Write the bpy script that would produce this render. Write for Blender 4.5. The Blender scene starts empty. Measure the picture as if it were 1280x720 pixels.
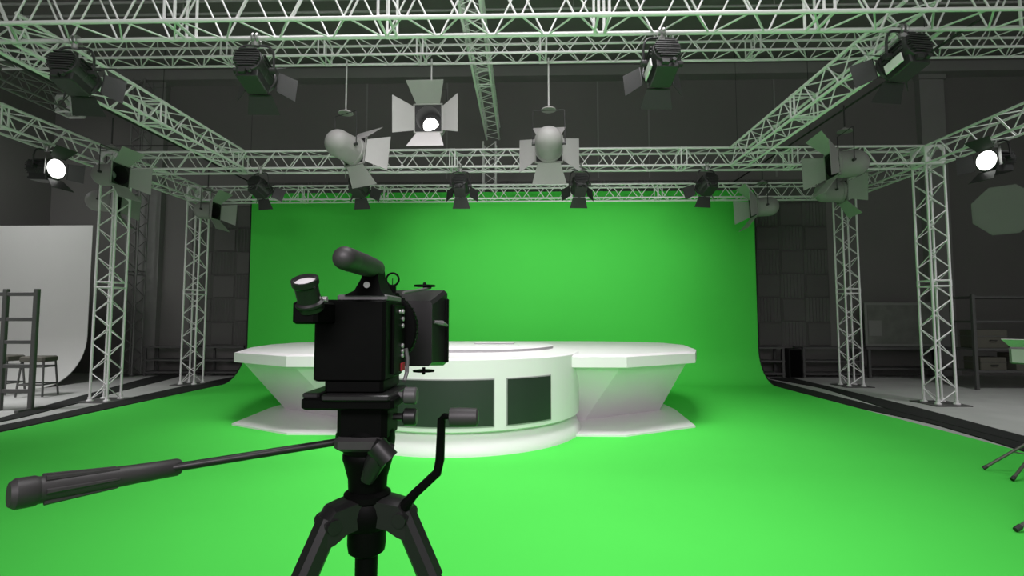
import bpy, math, random
from mathutils import Vector, Matrix
random.seed(7)
C = bpy.context.scene.collection
PI = math.pi
V = Vector

# ------------------------------------------------------------------ materials
def mat(name, col, rough=0.6, metal=0.0, emit=None, estr=0.0, bump=0.0, nscale=20.0, var=0.0, spec=0.5):
    m = bpy.data.materials.new(name); m.use_nodes = True
    nt = m.node_tree; b = nt.nodes['Principled BSDF']
    b.inputs['Base Color'].default_value = (*col, 1)
    b.inputs['Roughness'].default_value = rough
    b.inputs['Metallic'].default_value = metal
    b.inputs['Specular IOR Level'].default_value = spec
    if emit:
        b.inputs['Emission Color'].default_value = (*emit, 1)
        b.inputs['Emission Strength'].default_value = estr
    if var or bump:
        tc = nt.nodes.new('ShaderNodeTexCoord'); n = nt.nodes.new('ShaderNodeTexNoise')
        n.inputs['Scale'].default_value = nscale; n.inputs['Detail'].default_value = 4
        nt.links.new(tc.outputs['Object'], n.inputs['Vector'])
        if var:
            r = nt.nodes.new('ShaderNodeMapRange')
            r.inputs['To Min'].default_value = 1 - var; r.inputs['To Max'].default_value = 1 + var
            nt.links.new(n.outputs['Fac'], r.inputs['Value'])
            mx = nt.nodes.new('ShaderNodeVectorMath'); mx.operation = 'SCALE'
            mx.inputs[0].default_value = col
            nt.links.new(r.outputs['Result'], mx.inputs['Scale'])
            nt.links.new(mx.outputs['Vector'], b.inputs['Base Color'])
        if bump:
            bp = nt.nodes.new('ShaderNodeBump'); bp.inputs['Strength'].default_value = bump
            bp.inputs['Distance'].default_value = 0.01
            nt.links.new(n.outputs['Fac'], bp.inputs['Height'])
            nt.links.new(bp.outputs['Normal'], b.inputs['Normal'])
    return m

GREEN   = mat('chroma_green', (0.076, 0.64, 0.078), 0.85, var=0.02, nscale=2, spec=0.15)
WHITE   = mat('desk_white', (0.71, 0.69, 0.70), 0.45, var=0.015, nscale=3, spec=0.3)
CYCW    = mat('backdrop_white', (0.72, 0.72, 0.70), 0.8, var=0.02, nscale=2, spec=0.2)
CONC    = mat('concrete', (0.44, 0.44, 0.43), 0.75, var=0.18, nscale=1.6, bump=0.1, spec=0.3)
WALL    = mat('dark_wall', (0.19, 0.186, 0.178), 0.9, var=0.08, nscale=0.8, spec=0.2)
CEIL    = mat('dark_ceiling', (0.24, 0.236, 0.225), 0.9, var=0.08, nscale=0.8, spec=0.2)
TRIM    = mat('grey_beam', (0.26, 0.26, 0.25), 0.8, var=0.08, nscale=2)
FOAM    = mat('acoustic_foam', (0.13, 0.13, 0.123), 0.95, var=0.06, nscale=30, spec=0.1)
FOAM2   = mat('acoustic_foam_ribbed', (0.18, 0.18, 0.172), 0.95, var=0.06, nscale=30, spec=0.1)
RUBBER  = mat('black_rubber', (0.022, 0.023, 0.022), 0.8, var=0.1, nscale=12, spec=0.2)
ALU     = mat('truss_aluminium', (0.82, 0.81, 0.81), 0.5, 0.1, var=0.05, nscale=40)
FIX     = mat('fixture_black', (0.035, 0.035, 0.035), 0.42, 0.2, var=0.1, nscale=30)
FIXG    = mat('fixture_steel', (0.45, 0.45, 0.44), 0.3, 0.8, var=0.05, nscale=30)
LAMPG   = mat('lamp_grey', (0.30, 0.295, 0.285), 0.5, var=0.03, nscale=15, spec=0.3)
FLAP    = mat('barn_door_grey', (0.38, 0.37, 0.365), 0.55, var=0.03, nscale=15, spec=0.3)
FLAPW   = mat('plate_highlight_white', (0.8, 0.8, 0.78), 0.4, var=0.03, nscale=20)
DARKIN  = mat('lamp_interior', (0.008, 0.008, 0.008), 0.7, var=0.05, nscale=20)
GLOW    = mat('lamp_glow', (0.9, 0.9, 0.9), 0.5, emit=(1, 0.99, 0.97), estr=3.0, var=0.01)
LENS    = mat('fresnel_glass', (0.25, 0.27, 0.27), 0.1, var=0.05, nscale=60)
ROD     = mat('rod_grey', (0.5, 0.5, 0.49), 0.5, 0.3, var=0.05, nscale=30)
RODB    = mat('rod_black', (0.03, 0.03, 0.03), 0.5, var=0.05, nscale=30)
CAMB    = mat('camera_black', (0.0018, 0.002, 0.0018), 0.5, var=0.2, nscale=60, spec=0.05)
CAMG    = mat('camera_satin_black', (0.009, 0.009, 0.009), 0.36, var=0.15, nscale=60, spec=0.4)
GRIP    = mat('rubber_grip', (0.026, 0.025, 0.025), 0.5, var=0.15, nscale=60, spec=0.45)
CAML    = mat('camera_grey', (0.10, 0.10, 0.10), 0.45, var=0.1, nscale=60)
CAMK    = mat('knob_grey', (0.05, 0.05, 0.05), 0.45, var=0.1, nscale=60)
CHROME  = mat('bright_metal', (0.45, 0.45, 0.45), 0.4, 0.6, var=0.05, nscale=60)
RED     = mat('red_mark', (0.25, 0.005, 0.012), 0.5, var=0.05, nscale=60)
EVF     = mat('eyepiece_glass', (0.52, 0.51, 0.515), 0.2, var=0.03, nscale=60)
SCREEN  = mat('screen_dark_glass', (0.022, 0.03, 0.025), 0.35, var=0.06, nscale=6, spec=0.35)
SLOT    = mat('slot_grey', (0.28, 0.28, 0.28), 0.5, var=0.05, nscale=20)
RACKM   = mat('rack_metal', (0.10, 0.10, 0.098), 0.55, 0.2, var=0.08, nscale=20)
WOODD   = mat('dark_wood', (0.09, 0.085, 0.07), 0.7, var=0.2, nscale=8)
CASE    = mat('case_olive', (0.085, 0.082, 0.065), 0.8, var=0.12, nscale=8)
SOFT    = mat('softbox_fabric', (0.12, 0.11, 0.115), 0.75, var=0.03, nscale=10)
STAND   = mat('stand_metal', (0.16, 0.16, 0.14), 0.35, 0.6, var=0.06, nscale=40)
BOARD   = mat('board_print', (0.16, 0.17, 0.15), 0.7, var=0.45, nscale=4)
BOARDF  = mat('board_frame', (0.24, 0.25, 0.23), 0.6, var=0.05, nscale=20)

# ------------------------------------------------------------------ mesh builder
class MB:
    def __init__(s, M=None): s.v = []; s.f = []; s.M = M or Matrix()
    def add(s, vs, fs):
        k = len(s.v); s.v += [s.M @ V(p) for p in vs]; s.f += [[i + k for i in f] for f in fs]; return s
    def box(s, a, b, bev=0.0):
        x0, x1 = sorted((a[0], b[0])); y0, y1 = sorted((a[1], b[1])); z0, z1 = sorted((a[2], b[2]))
        bev = min(bev, (x1-x0)/2.2, (y1-y0)/2.2, (z1-z0)/2.2)
        if bev <= 0:
            return s.add([(x0,y0,z0),(x1,y0,z0),(x1,y1,z0),(x0,y1,z0),(x0,y0,z1),(x1,y0,z1),(x1,y1,z1),(x0,y1,z1)],
                  [(0,3,2,1),(4,5,6,7),(0,1,5,4),(1,2,6,5),(2,3,7,6),(3,0,4,7)])
        e = bev
        def ring(z, i):
            return [(x0+i+e,y0+i,z),(x1-i-e,y0+i,z),(x1-i,y0+i+e,z),(x1-i,y1-i-e,z),(x1-i-e,y1-i,z),(x0+i+e,y1-i,z),(x0+i,y1-i-e,z),(x0+i,y0+i+e,z)]
        return s.loft([ring(z0, e*0.6), ring(z0+e*0.6, 0), ring(z1-e*0.6, 0), ring(z1, e*0.6)])
    def loft(s, rings, cap=True, closed=False):
        n = len(rings[0]); vs = [p for r in rings for p in r]; fs = []
        m = len(rings)
        for i in range(m if closed else m-1):
            j2 = (i+1) % m
            for j in range(n):
                fs.append((i*n+j, i*n+(j+1) % n, j2*n+(j+1) % n, j2*n+j))
        if cap and not closed:
            fs.append(tuple(range(n-1, -1, -1))); fs.append(tuple((m-1)*n+j for j in range(n)))
        return s.add(vs, fs)
    def tube(s, p, q, r, n=8, r2=None):
        p = V(p); q = V(q); d = (q-p)
        if d.length < 1e-6: return s
        d.normalize(); a = d.orthogonal().normalized(); b = d.cross(a); r2 = r if r2 is None else r2
        return s.loft([[tuple(c + (a*math.cos(2*PI*k/n) + b*math.sin(2*PI*k/n))*rr) for k in range(n)] for c, rr in ((p, r), (q, r2))])
    def path(s, pts, r, n=8, closed=False):
        pts = [V(p) for p in pts]; m = len(pts); rings = []; prev = None
        for i, p in enumerate(pts):
            if closed: d = pts[(i+1) % m] - pts[i-1]
            else: d = pts[min(i+1, m-1)] - pts[max(i-1, 0)]
            d.normalize()
            a = d.orthogonal().normalized() if prev is None else (prev - d*prev.dot(d)).normalized()
            prev = a; b = d.cross(a)
            rr = r[i] if isinstance(r, (list, tuple)) else r
            rings.append([tuple(p + (a*math.cos(2*PI*k/n) + b*math.sin(2*PI*k/n))*rr) for k in range(n)])
        return s.loft(rings, closed=closed)
    def lathe(s, prof, axis='z', n=24, at=(0,0,0), cap=True):
        """prof = list of (radius, height along axis)"""
        at = V(at); rings = []
        for r, h in prof:
            ring = []
            for k in range(n):
                c, t = math.cos(2*PI*k/n)*r, math.sin(2*PI*k/n)*r
                p = {'z': (c, t, h), 'y': (t, h, c), 'x': (h, c, t)}[axis]
                ring.append(tuple(V(p)+at))
            rings.append(ring)
        return s.loft(rings, cap=cap)
    def prism(s, poly, z0, z1):
        n = len(poly)
        return s.loft([[(x, y, z0) for x, y in poly], [(x, y, z1) for x, y in poly]])
    def plate(s, quad, t):
        """a thin solid from a planar polygon, thickness t along its normal"""
        q = [V(p) for p in quad]; nrm = (q[1]-q[0]).cross(q[2]-q[1]).normalized()*t/2
        return s.loft([[tuple(p-nrm) for p in q], [tuple(p+nrm) for p in q]])
    def build(s, name, m, parent=None, smooth=35):
        me = bpy.data.meshes.new(name); me.from_pydata([tuple(p) for p in s.v], [], s.f); me.update()
        import bmesh
        bm = bmesh.new(); bm.from_mesh(me); bmesh.ops.recalc_face_normals(bm, faces=bm.faces[:]); bm.to_mesh(me); bm.free()
        if smooth:
            for p in me.polygons: p.use_smooth = True
            me.set_sharp_from_angle(angle=math.radians(smooth))
        me.materials.append(m)
        o = bpy.data.objects.new(name, me); C.objects.link(o)
        if parent: o.parent = parent
        return o

def tag(o, label, cat, group=None, kind=None):
    o['label'] = label; o['category'] = cat
    if group: o['group'] = group
    if kind: o['kind'] = kind
    return o
def thing(name, label, cat, loc=(0,0,0), rz=0, group=None):
    o = bpy.data.objects.new(name, None); C.objects.link(o); o.empty_display_size = 0.1
    o.location = loc; o.rotation_euler = (0, 0, rz)
    return tag(o, label, cat, group)
def struct(o, label=None):
    o['kind'] = 'structure'
    if label: o['label'] = label
    return o
def copy_tree(o, parent=None):
    c = o.copy(); C.objects.link(c)
    if parent: c.parent = parent
    for ch in list(o.children): copy_tree(ch, c)
    return c
def frame_from(d, up=(0,0,1)):
    """matrix whose +Y is d, X horizontal"""
    y = V(d).normalized(); x = y.cross(V(up)).normalized(); z = x.cross(y)
    return Matrix(((x.x,y.x,z.x,0),(x.y,y.y,z.y,0),(x.z,y.z,z.z,0),(0,0,0,1)))

# ------------------------------------------------------------------ room shell
BW = 12.95            # back wall face
o = MB().box((-12.6,-3,-0.2),(13.2,13.2,0)).build('floor', CONC); struct(o)
o = MB().box((-12.6,BW,0),(13.2,BW+0.2,8.0)).build('wall_back', WALL); struct(o)
o = MB().box((-12.6,-3,0),(-12.4,BW,8.0)).build('wall_left', WALL); struct(o)
o = MB().box((13.0,-3,0),(13.2,BW,8.0)).build('wall_right', WALL); struct(o)
o = MB().box((-12.6,-3,8.0),(13.2,13.2,8.2)).build('ceiling', CEIL); struct(o)
m = MB(); m.box((-12.4,BW-0.35,7.52),(13.0,BW,7.7)); m.box((-12.4,BW-0.35,7.70),(13.0,BW-0.25,7.78))
struct(m.build('trim_1', TRIM))
for i, (x0, x1) in enumerate(((9.95, 10.55), (-9.9, -9.35))):
    mm = MB(); mm.box((x0,BW-0.16,0),(x1,BW,7.52)); mm.box((x0-0.04,BW-0.2,7.4),(x1+0.04,BW,7.52)); mm.box((x0-0.03,BW-0.19,0),(x1+0.03,BW,0.15))
    struct(mm.build('trim_%d' % (i+2), TRIM))
k = 4
for x in (-4.1, -2.0, 1.9, 3.2, 6.4):
    struct(MB().box((x-0.02,BW-0.015,4.98),(x+0.02,BW,7.52)).build('trim_%d' % k, TRIM)); k += 1
# ceiling pipes above the rig
for i, (y, r) in enumerate(((9.72, .03), (9.98, .025))):
    o = MB().tube((-12.3,y,7.72-0.1*i),(12.9,y,7.72-0.1*i),r,10)
    for x in range(-11, 13, 4): o.tube((x,y,7.72-0.1*i),(x,y,8.0),0.012,6)
    tag(o.build('ceiling_pipe', ROD), ('grey pipe under the dark ceiling, nearer of the two' if i == 0 else 'grey pipe under the dark ceiling, farther and lower of the two'), 'pipe', 'ceiling pipes')

# ------------------------------------------------------------------ acoustic panels on back wall
PS = 0.6
ORD = ['first','second','third','fourth','fifth','sixth','seventh','eighth','ninth','tenth','eleventh','twelfth','thirteenth','fourteenth','fifteenth','sixteenth','seventeenth','eighteenth','nineteenth','twentieth','twenty-first','twenty-second','twenty-third','twenty-fourth','twenty-fifth','twenty-sixth','twenty-seventh']
def foam_mesh(kind):
    m = MB()
    m.box((0.004,-0.03,0.004),(PS-0.004,0,PS-0.004))
    if kind == 0:
        n = 7; w = (PS-0.02)/n
        for i in range(n):
            x = 0.01+i*w
            m.add([(x,-0.03,0.01),(x+w,-0.03,0.01),(x+w/2,-0.085,0.01),(x,-0.03,PS-0.01),(x+w,-0.03,PS-0.01),(x+w/2,-0.085,PS-0.01)],
                  [(0,1,2),(3,5,4),(0,2,5,3),(2,1,4,5),(1,0,3,4)])
    else:
        m.box((0.03,-0.055,0.03),(PS-0.03,-0.03,PS-0.03),0.02)
    return m
fp = [foam_mesh(0).build('acoustic_panel', FOAM2), foam_mesh(1).build('acoustic_panel', FOAM)]
used = [False, False]
def panel(x, z, kind, label, grp):
    o = fp[kind] if not used[kind] else fp[kind].copy()
    if used[kind]: C.objects.link(o)
    used[kind] = True
    o.location = (x, BW+0.002, z); tag(o, label, 'acoustic panel', grp)
Z0 = 0.70
for r in range(6):
    for c in range(4):
        kind = (r + c) % 2
        panel(5.2 + c*PS, Z0 + r*PS, kind, '%s foam panel right of the green screen, %s row up, %s column from the screen' % ('ribbed' if kind == 0 else 'flat', ORD[r], ORD[c]), 'foam panels right of the green screen')
    for c in range(4):
        kind = (r + c + 1) % 2
        panel(-6.8 - c*PS, Z0 + r*PS, kind, '%s foam panel left of the green screen, %s row up, %s column from the screen' % ('ribbed' if kind == 0 else 'flat', ORD[r], ORD[c]), 'foam panels left of the green screen')
for c in range(24):
    kind = c % 2
    panel(-6.8 + c*PS, Z0 + 6*PS, kind, '%s foam panel in the row above the green screen, %s from the left' % ('ribbed' if kind == 0 else 'flat', ORD[c]), 'foam panels above the green screen')

# ------------------------------------------------------------------ cyclorama (green) and white backdrop
def cyc(name, label, xl_f, xr_f, xl_w, xr_w, y0, yw, H, r, t, m_, edge=True):
    prof = [(y0, 0.0)]
    n = 12
    yc = yw - r
    for i in range(n+1):
        a = -PI/2 + i*PI/2/n
        prof.append((yc + r*math.cos(a), r + r*math.sin(a)))
    prof.append((yw, H))
    rings = []
    for i, (y, z) in enumerate(prof):
        k = 0 if i <= 1 else min(1, z/r)
        xl = xl_f + (xl_w-xl_f)*k; xr = xr_f + (xr_w-xr_f)*k
        # outward offset (back / down)
        if i == 0: ny, nz = 0, -1
        elif i == len(prof)-1: ny, nz = 1, 0
        else:
            a = -PI/2 + (i-1)*PI/2/n; ny, nz = math.cos(a), math.sin(a)
        rings.append([(xl,y,z+t),(xr,y,z+t),(xr,y+ny*t,z+t+nz*t),(xl,y+ny*t,z+t+nz*t)])
    root = thing(name, label, 'backdrop', ((xl_f+xr_f)/2, yw, 0))
    mb = MB(Matrix.Translation((-(xl_f+xr_f)/2, -yw, 0)))
    mb.loft(rings)
    mb.build('backdrop_sheet', m_, root, smooth=30)
    mb = MB(Matrix.Translation((-(xl_f+xr_f)/2, -yw, 0)))
    e = 0.03
    for xf, xw, sgn in () if not edge else ((xl_f, xl_w, -1), (xr_f, xr_w, 1)):
        mb = MB(Matrix.Translation((-(xl_f+xr_f)/2, -yw, 0)))
        rr = []
        for i, (y, z) in enumerate(prof[1:], 1):
            k = min(1, z/r); x = xf + (xw-xf)*k
            if i == len(prof)-1: ny, nz = 1, 0
            else:
                a = -PI/2 + (i-1)*PI/2/n; ny, nz = math.cos(a), math.sin(a)
            q = t*1.02
            zz = z + t
            rr.append([(x,y,zz),(x+sgn*e,y,zz),(x+sgn*e,y+ny*0.1,max(0.002,zz+nz*0.1)),(x,y+ny*0.1,max(0.002,zz+nz*0.1))])
        mb.loft(rr)
        mb.build('side_edge', RUBBER, root, smooth=30)
    return root
cyc('green_screen', 'large bright green chroma screen sweeping from the wall onto the studio floor', -6.25, 5.07, -6.16, 5.07, -2.5, 11.3, 4.2, 0.75, 0.012, GREEN)
cyc('white_backdrop', 'white curved photo backdrop standing at the left wall behind the dark rack', -12.3, -9.55, -12.3, -9.55, 7.4, 11.0, 3.43, 1.0, 0.012, CYCW, edge=False)

def strip(poly, label):
    cx = sum(p[0] for p in poly)/len(poly); cy = sum(p[1] for p in poly)/len(poly)
    o = MB(Matrix.Translation((-cx,-cy,0))).prism(poly, 0.0005, 0.014).build('rubber_floor_strip', RUBBER, smooth=0); o.location = (cx,cy,0)
    tag(o, label, 'floor strip')
strip([(-6.31,5.0),(-6.31,12.2),(-6.85,12.2),(-6.92,10.4),(-6.79,8.5),(-6.66,7.0),(-6.72,5.0)], 'black rubber floor strip along the left edge of the green floor')
strip([(-6.80,5.0),(-6.95,7.03),(-7.22,8.2),(-7.62,9.5),(-8.0,11.2),(-8.3,12.3),(-8.85,12.3),(-8.8,11.9),(-7.78,8.75),(-7.2,7.0),(-7.0,5.0)], 'black rubber floor strip splaying away to the left past the near truss column')
strip([(5.12,12.0),(5.12,8.0),(5.22,7.4),(5.28,6.8),(5.2,6.0),(5.12,5.5),(5.12,3.0),(5.3,3.0),(5.42,5.5),(5.46,7.9),(5.5,9.65),(5.52,12.0)], 'black rubber floor strip along the right edge of the green floor')
strip([(5.62,12.0),(5.86,10.6),(5.86,10.2),(5.48,7.86),(5.44,5.5),(5.32,3.0),(5.75,3.0),(5.78,6.2),(6.02,8.1),(6.13,10.2),(6.2,12.2)], 'black rubber floor strip bowing outward on the right side of the green floor')

# ------------------------------------------------------------------ trusses
S = 0.29
def truss(label, p0, axis, L, half=0.242, mods=(), phase=0.0, rc=0.019, rb=0.0085, base=False, name='box_truss', s=S, group=None, m_=None, sb=None):
    m_ = m_ or ALU; sb = sb or s
    mp = {'x': lambda u,a,b: (u,a,b), 'y': lambda u,a,b: (a,u,b), 'z': lambda u,a,b: (a,b,u)}[axis]
    root = thing(name, label, 'truss', p0, 0, group)
    for a in (0, s):
        for b in (0, sb):
            MB().tube(mp(0,a,b), mp(L,a,b), rc, 12).build('chord', m_, root)
    n = max(2, round(L/half)); hs = L/n
    for fi, (A, B) in enumerate((((0,0),(0,sb)), ((s,0),(s,sb)), ((0,0),(s,0)), ((0,sb),(s,sb)))):
        z = MB()
        for i in range(n):
            a, b = (A, B) if (i + fi) % 2 == 0 else (B, A)
            u0 = i*hs + 0.018; u1 = (i+1)*hs - 0.018
            z.tube(mp(u0,*a), mp(u1,*b), rb, 6)
        z.build('lacing', m_, root)
    for u in mods:
        e = MB()
        for du in (-0.045, 0.045):
            for A, B in (((0,0),(0,sb)), ((s,0),(s,sb)), ((0,0),(s,0)), ((0,sb),(s,sb))):
                e.tube(mp(u+du,*A), mp(u+du,*B), rb*1.5, 8)
        for a in (0, s):
            for b in (0, sb):
                e.tube(mp(u-0.05,a,b), mp(u+0.05,a,b), rc*1.18, 12)
        e.build('joint_frame', m_, root)
    if base:
        MB().box((-0.14,-0.14,-0.012),(s+0.14,s+0.14,0.004),0.01).build('base_plate', RACKM, root)
        e = MB()
        for a in (0,s):
            for b in (0,s): e.lathe([(0.05,0.004),(0.05,0.02),(0.028,0.03),(0.028,0.07)],n=12,at=(a,b,0))
        e.build('foot_coupler', m_, root)
    return root
def corner(label, p0, s=S, hz=None):
    """open cube with gusset plates where trusses meet"""
    root = thing('truss_corner', label, 'truss corner', p0, 0, 'truss corner blocks')
    m = MB()
    hz = hz or s
    P = [(a,b,c) for a in (0,s) for b in (0,s) for c in (0,hz)]
    for p in P:
        for q in P:
            if p < q and sum(1 for i in range(3) if p[i] != q[i]) == 1: m.tube(p, q, 0.023, 10)
    m.build('corner_frame', ALU, root)
    g = MB(); e = 0.02; c = 0.13
    for x, sx in ((0,1),(s,-1)):
        for z, sz in ((0,1),(hz,-1)):
            g.plate([(x,-e,z),(x+sx*c,-e,z),(x,-e,z+sz*c)],0.004); g.plate([(x,s+e,z),(x+sx*c,s+e,z),(x,s+e,z+sz*c)],0.004)
            g.plate([(-e,x,z),(-e,x+sx*c,z),(-e,x,z+sz*c)],0.004); g.plate([(s+e,x,z),(s+e,x+sx*c,z),(s+e,x,z+sz*c)],0.004)
    g.build('gusset_plate', ALU, root, smooth=0)
    return root
ZB = 3.90
XL, XR = -7.17, 6.55          # left / right column min x
Y1, Y2, Y3 = 4.15, 8.37, 10.60
mod = 1.82
# columns
def colmods(z): return [z]
truss('silver truss column nearest on the left, in front of the white backdrop', (XL,Y2,0.012), 'z', ZB-0.012-0.025, mods=(1.93,), base=True, name='truss_column')
truss('silver truss column nearest on the right', (XR,Y2,0.012), 'z', ZB-0.012-0.025, mods=(1.93,), base=True, name='truss_column')
truss('silver truss column farther back on the left, close to the foam panels', (XL,Y3,0.012), 'z', ZB-0.012-0.025, mods=(1.93,), base=True, name='truss_column')
truss('silver truss column farther back on the right, beside the framed board', (XR,Y3,0.012), 'z', ZB-0.012-0.025, mods=(1.93,), base=True, name='truss_column')
DIM = mat('truss_dark_grey', (0.22, 0.225, 0.215), 0.6, 0.2, var=0.06, nscale=30)  # darker truss tone for the far left column and upper left truss
truss('tall dim grey truss column standing far back between the two left silver columns', (-9.78,12.25,0.012), 'z', 7.4, mods=(2.5,5.0), base=True, name='truss_column', m_=DIM)
truss('dim truss column rising behind the middle of the green screen', (-0.96,11.75,0.012), 'z', 5.52, mods=(2.5,), base=True, name='truss_column')
for nm, x in (('left', XL), ('right', XR)):
    corner('truss corner block on top of the near %s column' % nm, (x, Y2, ZB))
    corner('truss corner block on top of the far %s column' % nm, (x, Y3, ZB))
    corner('truss corner block at the %s end of the front cross truss' % nm, (x, Y1, ZB), hz=0.43)
g = 0.03
# cross trusses
LX = XR - XL - S - 2*g
def m_at(xs, x0): return [x-x0 for x in xs]
truss('front cross truss along the top edge, carrying four black spotlights', (XL+S+g, Y1, ZB), 'x', LX, mods=m_at((-4.9,-3.03,-1.19,0.67,2.53,4.4), XL+S+g), sb=0.43)
truss('middle cross truss between the near columns, behind the three hanging grey lamps', (XL+S+g, Y2, ZB), 'x', LX, mods=m_at((-4.86,-1.2,2.64,4.45), XL+S+g))
truss('rear cross truss right in front of the top of the green screen', (XL+S+g, Y3, ZB), 'x', LX, mods=m_at((-4.75,-3.0,0.95,2.83), XL+S+g))
truss('high cross truss from which the three grey lamps hang on rods', (-8.05, 7.2, 5.22), 'x', 15.4, mods=[x+8.05 for x in (-6.8,-4.42,-2.97,-1.52,0.28,2.1,3.35,5.2)])
# depth trusses
truss('left outer depth truss leading from the near column towards the camera', (XL, Y1+S+g, ZB), 'y', Y2-Y1-S-2*g, mods=(2.0,))
truss('right outer depth truss leading from the near column towards the camera', (XR, Y1+S+g, ZB), 'y', Y2-Y1-S-2*g, mods=(2.0,))
truss('left outer depth truss joining the near and far left columns', (XL, Y2+S+g, ZB), 'y', Y3-Y2-S-2*g)
truss('right outer depth truss joining the near and far right columns', (XR, Y2+S+g, ZB), 'y', Y3-Y2-S-2*g)
truss('left inner depth truss with green sheen slanting down to the middle cross truss', (-5.0, Y1+S+g, ZB), 'y', Y2-Y1-S-2*g, mods=(1.95,))
truss('right inner depth truss with green sheen slanting down to the middle cross truss', (3.40, Y1+S+g, ZB), 'y', Y2-Y1-S-2*g, mods=(1.95,))
truss('high depth truss near the middle running back above the green screen', (-0.87, 4.2, 5.56), 'y', 7.5, mods=(1.5,4.75), rc=0.024)
truss('high depth truss at the far upper left, ending in a corner block', (-8.7, 4.3, 5.22), 'y', 4.75, mods=(1.6,3.2), m_=DIM)
corner('truss corner block ending the high depth truss at upper left', (-8.7, 9.08, 5.22))

# ------------------------------------------------------------------ fresnel spotlights
def fresnel(label, group, head, d, zhang, lit=False, flap=38, size=1.0, plate=False):
    head = V(head); root = thing('fresnel_spotlight', label, 'spotlight', (head.x, head.y, zhang), 0, group)
    M = Matrix.Translation(head - V((head.x, head.y, zhang))) @ frame_from(d) @ Matrix.Scale(size, 4) @ Matrix.Diagonal((1,0.78,1,1))
    h = MB(M)
    h.lathe([(0.09,-0.205),(0.118,-0.19),(0.125,-0.17),(0.125,-0.02),(0.128,-0.015),(0.128,0.03),(0.125,0.035),(0.125,0.15),(0.14,0.155),(0.14,0.19)],'y',28)
    h.box((-0.095,-0.17,-0.165),(0.095,0.15,-0.07),0.012)
    for sx in (-1,1):
        for z in (-0.02, 0.02, 0.06): h.box((sx*0.112,-0.15,z),(sx*0.132,0.12,z+0.012))
    hb = h.build('housing', FIX, root)
    g_ = MB(M)
    for i in range(8):
        z = -0.085 + i*0.024; w = math.sqrt(max(0.0, 0.112**2 - z*z))
        g_.box((-w,-0.228,z),(w,-0.198,z+0.013))
    g_.build('rear_grille', FIX, root)
    kb = MB(M); kb.lathe([(0.02,-0.235),(0.02,-0.2)],'y',12,at=(0.04,0,-0.13)); kb.box((-0.06,-0.215,-0.15),(0.0,-0.168,-0.11)); kb.build('rear_switch_box', FIX, root)
    l = MB(M); l.lathe([(0.0005,0.212),(0.04,0.21),(0.08,0.204),(0.122,0.192),(0.122,0.18)],'y',28); l.build('lens', GLOW if lit else LENS, root)
    # side plate, its highlight put into the white colour
    for sx in ((-1,) if plate else ()):
        sp = MB(M); sp.box((sx*0.126,-0.13,-0.13),(sx*0.14,0.1,-0.045),0.004); sp.build('side_plate', FLAPW, root)
    a = math.radians(flap)
    for i in range(4):
        R = Matrix.Rotation(i*PI/2, 4, 'Y')
        b = MB(M @ R); L = 0.2
        w0, w1 = 0.105, (0.15 if i % 2 == 0 else 0.12)
        y0, z0 = 0.195, 0.145
        b.plate([(-w0,y0,z0),(w0,y0,z0),(w1,y0+L*math.cos(a),z0+L*math.sin(a)),(-w1,y0+L*math.cos(a),z0+L*math.sin(a))],0.004)
        b.tube((-w0,y0,z0),(w0,y0,z0),0.007,8)
        b.build('barn_door', FIX, root, smooth=0)
    # yoke (world-up U bracket) in local frame: pivots on sides
    x = M.to_3x3() @ V((1,0,0)); x.normalize(); c = M.translation
    top = V((c.x, c.y, c.z + 0.235*size))
    y = MB(); r = 0.165*size
    pts = []
    for i in range(13):
        t = PI*i/12; ct = math.cos(t)
        sgn = (abs(ct)**0.45)*(1 if ct > 0 else -1)
        pts.append(c + x*r*sgn + V((0,0,0.235*size*(math.sin(t)**0.45))))
    y.path([tuple(p) for p in pts], 0.011*size, 8)
    for sg in (-1,1): y.tube(tuple(c + x*sg*0.125*size), tuple(c + x*sg*0.185*size), 0.028*size, 12)
    y.build('yoke', FIX, root)
    k = MB(); k.tube(tuple(top), (top.x,top.y,-0.07),0.012,8); k.tube((top.x,top.y,top.z-0.01),(top.x,top.y,top.z+0.03),0.03,12)
    # hook clamp around a chord at the root (chord centre is 0,0,0)
    ring = [(0, 0.038*math.cos(2*PI*i/14), 0.038*math.sin(2*PI*i/14)) for i in range(14)]
    k.path([( -0.018+p[0],p[1],p[2]) for p in ring],0.012,6,closed=True); k.path([(0.018+p[0],p[1],p[2]) for p in ring],0.012,6,closed=True)
    k.box((-0.03,-0.022,-0.075),(0.03,0.022,-0.03),0.006)
    k.build('clamp', FIXG, root)
    return root
G1 = 'black spotlights on the front cross truss'
yc = Y1 + S
fresnel('black slat-backed spotlight leftmost on the front cross truss, turned right', G1, (-4.10,yc,3.60), (-0.12,0.97,-0.2), ZB)
fresnel('black slat-backed spotlight second from left on the front cross truss', G1, (-2.43,yc,3.60), (-0.06,0.97,-0.24), ZB)
fresnel('black slat-backed spotlight on the front cross truss right of the middle', G1, (1.22,yc,3.62), (-0.06,0.94,-0.32), ZB, plate=True)
fresnel('black spotlight rightmost on the front cross truss, turned left', G1, (3.33,yc,3.65), (-0.14,0.95,-0.24), ZB, plate=True)
G2 = 'small black spotlights under the middle cross truss'
for x, dx, lb in ((-4.43,0.35,'leftmost'),(-2.76,0.2,'second from left, below the egg-backed lamp'),(-1.06,0.0,'third from left, below the lit lamp'),(0.92,-0.1,'fourth from left'),(3.0,-0.3,'rightmost')):
    fresnel('small black spotlight under the middle cross truss, '+lb, G2, (x,Y2+0.0,3.58), (dx*0.7,0.88,-0.42), ZB)
fresnel('lit white spotlight shining towards the camera under the left outer truss', 'lit spotlights on the outer trusses', (-6.9,7.1,3.53), (1.0,-0.06,-0.05), ZB, lit=True, size=1.12)
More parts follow.
